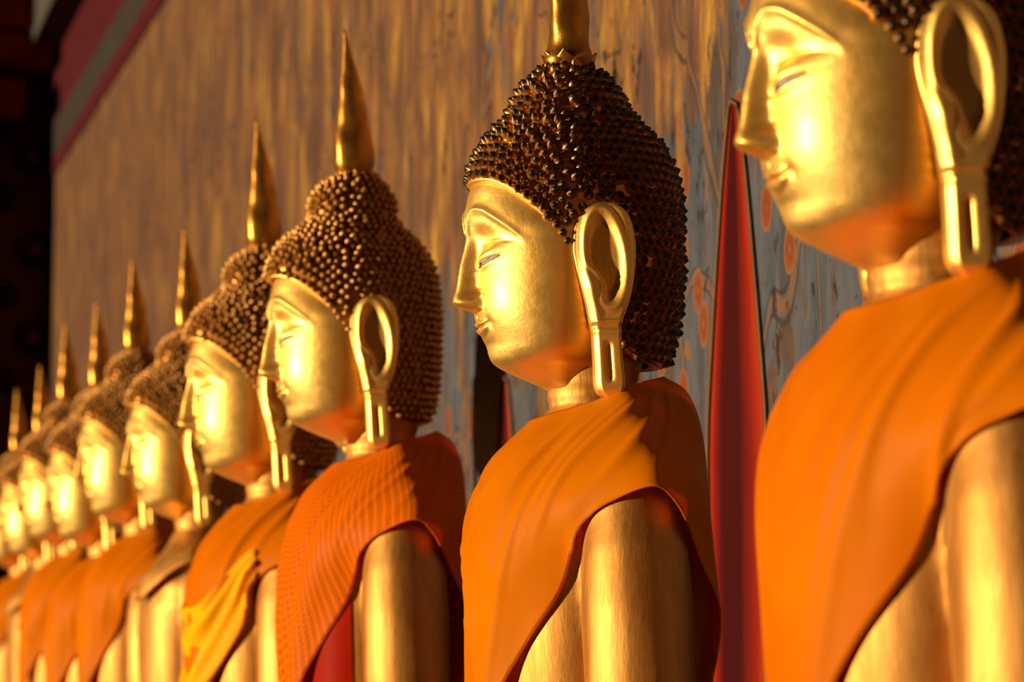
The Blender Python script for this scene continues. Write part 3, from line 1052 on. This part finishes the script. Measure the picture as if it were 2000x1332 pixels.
def cloth_patch(name, c0, c1, r0, r1, nc, nr, gap, fold, mat, net=NETV, offset=0.0, closed=False, snap=0.9):
    vs_, fs, uvs = [], [], []
    for i in range(nr + 1):
        rv = r0 + (r1 - r0) * i / nr
        for k in range(nc + (0 if closed else 1)):
            cu = c0 + (c1 - c0) * k / nc
            q = net_eval(cu, rv, net)
            e = 0.03
            qa, qb = net_eval(cu + e if cu < 8.9 else cu - e, rv, net), net_eval(cu, rv + e if rv < 3.9 else rv - e, net)
            p = P3(*q)
            n = (P3(*qa) - p).cross(P3(*qb) - p)
            if n.length > 0: n.normalize()
            if n.dot(p - P3(-20, 0, q.z - 80)) < 0: n = -n
            p = p + n * ((fold(cu, rv) + offset) * U)
            w_ = snap * smooth(2.6, 3.9, rv) * (1 - smooth(2.0, 2.9, abs(cu))) * smooth(0.5, 1.4, abs(cu))
            if w_ > 0:
                loc = BVH.find_nearest(p)
                p = p.lerp(loc[0] + loc[1] * (gap * U), w_)
            p = push_out(p, gap)
            vs_.append(p); uvs.append((cu * 0.30, rv * 0.55))
    n = nc + (0 if closed else 1)
    for i in range(nr):
        for k in range(nc):
            k2 = (k + 1) % n
            fs.append((i*n+k, (i+1)*n+k, (i+1)*n+k2, i*n+k2))
    me = mesh_from(name, vs_, fs, True, mat)
    ul = me.uv_layers.new()
    for l in me.loops:
        ul.data[l.index].uv = uvs[l.vertex_index]
    hem = [vs_[nr*n + k] for k in range(n)]
    bm = bmesh.new(); bm.from_mesh(me)
    bmesh.ops.smooth_vert(bm, verts=[v for v in bm.verts if not v.is_boundary], factor=0.5, use_axis_x=True, use_axis_y=True, use_axis_z=True)
    bmesh.ops.recalc_face_normals(bm, faces=bm.faces)
    bm.to_mesh(me); bm.free()
    return me, hem
def make_fold(seed, amp=1.0):
    rng = random.Random(seed)
    lines = []
    for i in range(9):
        # each fold sweeps from the shoulder down and forward across the chest
        start = 1.4 + 0.62 * i + rng.uniform(-0.2, 0.2)
        lines.append((start + 1.0, rng.uniform(-1.55, -1.15), rng.uniform(0.08, 0.19), rng.uniform(3.5, 9.0) * amp, rng.uniform(0.5, 1.1), rng.uniform(2.6, 4.6)))
    def fold(cu, rv):
        d = 0
        for side in (1, -1):
            for c0, sl, w, a, ra, rb in lines:
                x = side * cu - (c0 + sl * rv + 0.12 * rv * rv)
                d += a * math.exp(-(x / w) ** 2) * smooth(ra - 0.5, ra + 0.4, rv) * (1 - smooth(rb - 0.9, rb, rv))
        d += 2.0 * amp * math.sin(abs(cu) * 1.9 + rv * 1.7 + seed)
        return d
    return fold
def robe(kind, seed, mat, parent, amp=1.0, net=NETV):
    me, hem = cloth_patch('robe', -9, 9, 0, 4, 216, 60, 7, make_fold(seed, amp), mat, net, closed=True)
    o = link('robe', me, parent)
    so_ = o.modifiers.new('thickness', 'SOLIDIFY'); so_.thickness = 0.0016; so_.offset = 1
    path = hem
    v, f = tube(path, 2.4 * U, 6, closed=True)
    h = link('hem', mesh_from('hem', v, f, True, mat), o)
    return o

# ------------------------------------------------------------------ statues
# chin pixel, size relative to the sharp one, hair, robe kind, label
STATUES = [
 (1553, 455, 1.43, 'cone', 'dark', 'sheer', 'largest golden statue at the right edge, blurred, in an orange robe'),
 (967, 713, 1.00, 'cone', 'dark', 'sheer', 'sharply focused golden statue with black curls and sheer orange robe'),
 (570, 825, 0.79, 'knob', 'gilt', 'check', 'golden statue with tall spire and checked orange robe over red cloth'),
 (406, 915, 0.70, 'knob', 'gilt', 'sash', 'golden statue with yellow satin sash across its orange robe'),
 (282, 990, 0.555, 'knob', 'gilt', 'bare', 'golden statue with bare gilded chest, directly behind the yellow-sash statue'),
 (185, 1003, 0.51, 'knob', 'gilt', 'plain', 'golden statue in orange robe directly left of the bare-chested statue'),
 (121, 1049, 0.465, 'knob', 'gilt', 'plain', 'blurred golden statue in orange robe, fourth from the far end of the row'),
 (64, 1049, 0.425, 'knob', 'gilt', 'plain', 'blurred golden statue, third from the far end of the row, half hidden'),
 (23, 1079, 0.37, 'knob', 'gilt', 'bare', 'small blurred golden statue, second from the far end of the row'),
 (-18, 1096, 0.34, 'knob', 'gilt', 'plain', 'farthest golden statue, only its face edge showing at the left border'),
]
placed_y = []
def statue(idx, px, py, k, hair, tone, dress, label):
    d = ray(px, py)
    s = 1.0
    for _ in range(6):
        t = (-158 * U * s - CAM.x) / d.x
        s = k * t / DEPTH2
    chin = CAM + d * t
    seat_z = chin.z - SEAT * U * s
    root = bpy.data.objects.new('golden_statue', None)
    col.objects.link(root)
    root.empty_display_size = 0.1
    root.location = (0, chin.y, BENCH)
    root.scale = (s, s, s)
    root['label'] = label; root['category'] = 'statue'; root['group'] = 'row of golden statues along the wall'
    lift = (seat_z - BENCH) / s
    def part(name, me, parent=root):
        o = link(name, me, parent)
        if parent is root: o.location = (0, 0, lift)
        return o
    # lotus base
    bm = bmesh.new()
    prof = [(0.93, 0.0), (1.0, 0.12), (0.97, 0.28), (0.84, 0.45), (0.84, 0.55), (0.97, 0.72), (1.0, 0.9), (0.92, 1.0)]
    n = 40
    vv, ff = [], []
    for r_, h_ in prof:
        for q in range(n):
            an = 2 * math.pi * q / n
            ca, sa = math.cos(an), math.sin(an)
            vv.append((-(0.02 + 0.28 * r_ * math.copysign(abs(ca) ** 0.8, ca)), 0.345 * r_ * math.copysign(abs(sa) ** 0.8, sa), (lift + 4 * U) * h_))
    for i in range(len(prof) - 1):
        for q in range(n):
            ff.append((i*n+q, i*n+(q+1) % n, (i+1)*n+(q+1) % n, (i+1)*n+q))
    ff.append(tuple(range(n))[::-1]); ff.append(tuple((len(prof)-1)*n+q for q in range(n)))
    bm.free()
    link('base', mesh_from('base', vv, ff, True, M['body_gold']), root)
    bo = part('body', BODY)
    if dress == 'check': bo.location.x = 28 * U
    head = part('head', HEAD)
    for sgn in (1, -1):
        part('ear', EARS[sgn], head)
        e = part('eye', EYES[(sgn, 'white')], head)
        part('pupil', EYES[(sgn, 'dark')], head)
    C = CAPS[(hair, tone)]
    cap = part('hair', C['cap'])
    part('hairline_rim', C['rim'], cap)
    items = list(C['placed'])
    if idx <= 2:
        # curls that show largest: facing the camera side, sorted by how much they turn to it
        world_o = Vector((0, chin.y, seat_z))
        def score(it):
            p, n_, s_, r_ = it
            w = world_o + p * s
            v = (CAM - w).normalized()
            inside = 1
            dd = w - CAM
            zz = dd.dot(fwd)
            uu, vv_ = CX + F * dd.dot(right) / zz, CY - F * dd.dot(up) / zz
            if not (-20 < uu < 2020 and -20 < vv_ < 1352): inside = 0
            return (inside, n_.dot(v))
        items.sort(key=score, reverse=True)
        own, rest = items[:300], items[300:]
        for p, n_, s_, r_ in own:
            o = bpy.data.objects.new('curl', C['curl'])
            col.objects.link(o); o.parent = cap
            o.location = p
            o.rotation_euler = (n_.to_track_quat('Z', 'Y').to_matrix() @ Matrix.Rotation(r_, 3, 'Z')).to_euler()
            o.scale = (s_, s_, s_)
    else:
        rest = items
    if rest:
        key = 'all' if idx > 2 else 'rest%d' % idx
        if key not in C:
            C[key] = joined_curls(C, rest)
        o = part('curl_mass', C[key], cap)
        o['kind'] = 'stuff'
    fin, fz, pet = FINIALS[hair]
    fo = part('finial', fin)
    for q in range(8):
        o = link('petal', pet, fo)
        o.location = P3(6, 0, fz)
        o.rotation_euler = (0, 0, 2 * math.pi * q / 8 + 0.3)
    if dress == 'sheer':
        robe('robe', 3 + idx, M['robe'] if idx == 1 else M['robe_deep'], root, 1.0, NETV if idx == 1 else NET_SLIM).location = (0, 0, lift)
    elif dress == 'check':
        robe('robe', 12, M['robe_check'], root, 0.9).location = (28 * U, 0, lift)
        me, hem = under_cloth()
        o = part('under_cloth', me); o.location.x = 28 * U; o['label'] = 'red cloth beneath the checked robe'
    elif dress == 'sash':
        robe('robe', 21, M['robe_deep'], root, 1.2).location = (0, 0, lift)
        me, hem = cloth_patch('sash', -2.2, 3.1, 2.55, 4.0, 90, 40, 16, sash_fold, M['satin'], offset=12)
        o = part('sash', me); o['label'] = 'yellow satin sash'
        m_ = o.modifiers.new('thickness', 'SOLIDIFY'); m_.thickness = 0.003
    elif dress == 'bare':
        me, hem = cloth_patch('shoulder_band', 0.6, 3.4, 1.5, 2.2, 50, 12, 6, lambda a, b: 0, M['body_gold'], offset=0)
        o = part('shoulder_band', me)
        m_ = o.modifiers.new('thickness', 'SOLIDIFY'); m_.thickness = 0.006; m_.offset = 0
    else:
        robe('robe', 30 + idx, M['robe_deep'], root, 1.1).location = (0, 0, lift)
    return root
def sash_fold(cu, rv):
    return 7 * math.sin(rv * 13 + cu * 0.8) + 5 * math.sin(rv * 7.3 - cu * 1.1)
def under_cloth():
    vs_, fs = [], []
    nc, nr = 40, 30
    for i in range(nr + 1):
        z = -330 - 420 * i / nr
        for k in range(nc + 1):
            an = -1.2 + 2.42 * k / nc
            p = P3(4 + 150 * math.cos(an), 190 * math.sin(an), z)
            hit, nrm, ii, dd = BVH.find_nearest(p)
            d_ = Vector((-math.cos(an), -math.sin(an), 0))
            h2 = BVH.ray_cast(P3(0, 0, z), d_)
            if h2[0] is not None: p = h2[0] + d_ * (4 * U)
            vs_.append(p)
    n = nc + 1
    for i in range(nr):
        for k in range(nc):
            fs.append((i*n+k, (i+1)*n+k, (i+1)*n+k+1, i*n+k+1))
    return mesh_from('under_cloth', vs_, fs, True, M['red_cloth']), None
for i, a in enumerate(STATUES):
    statue(i, *a)
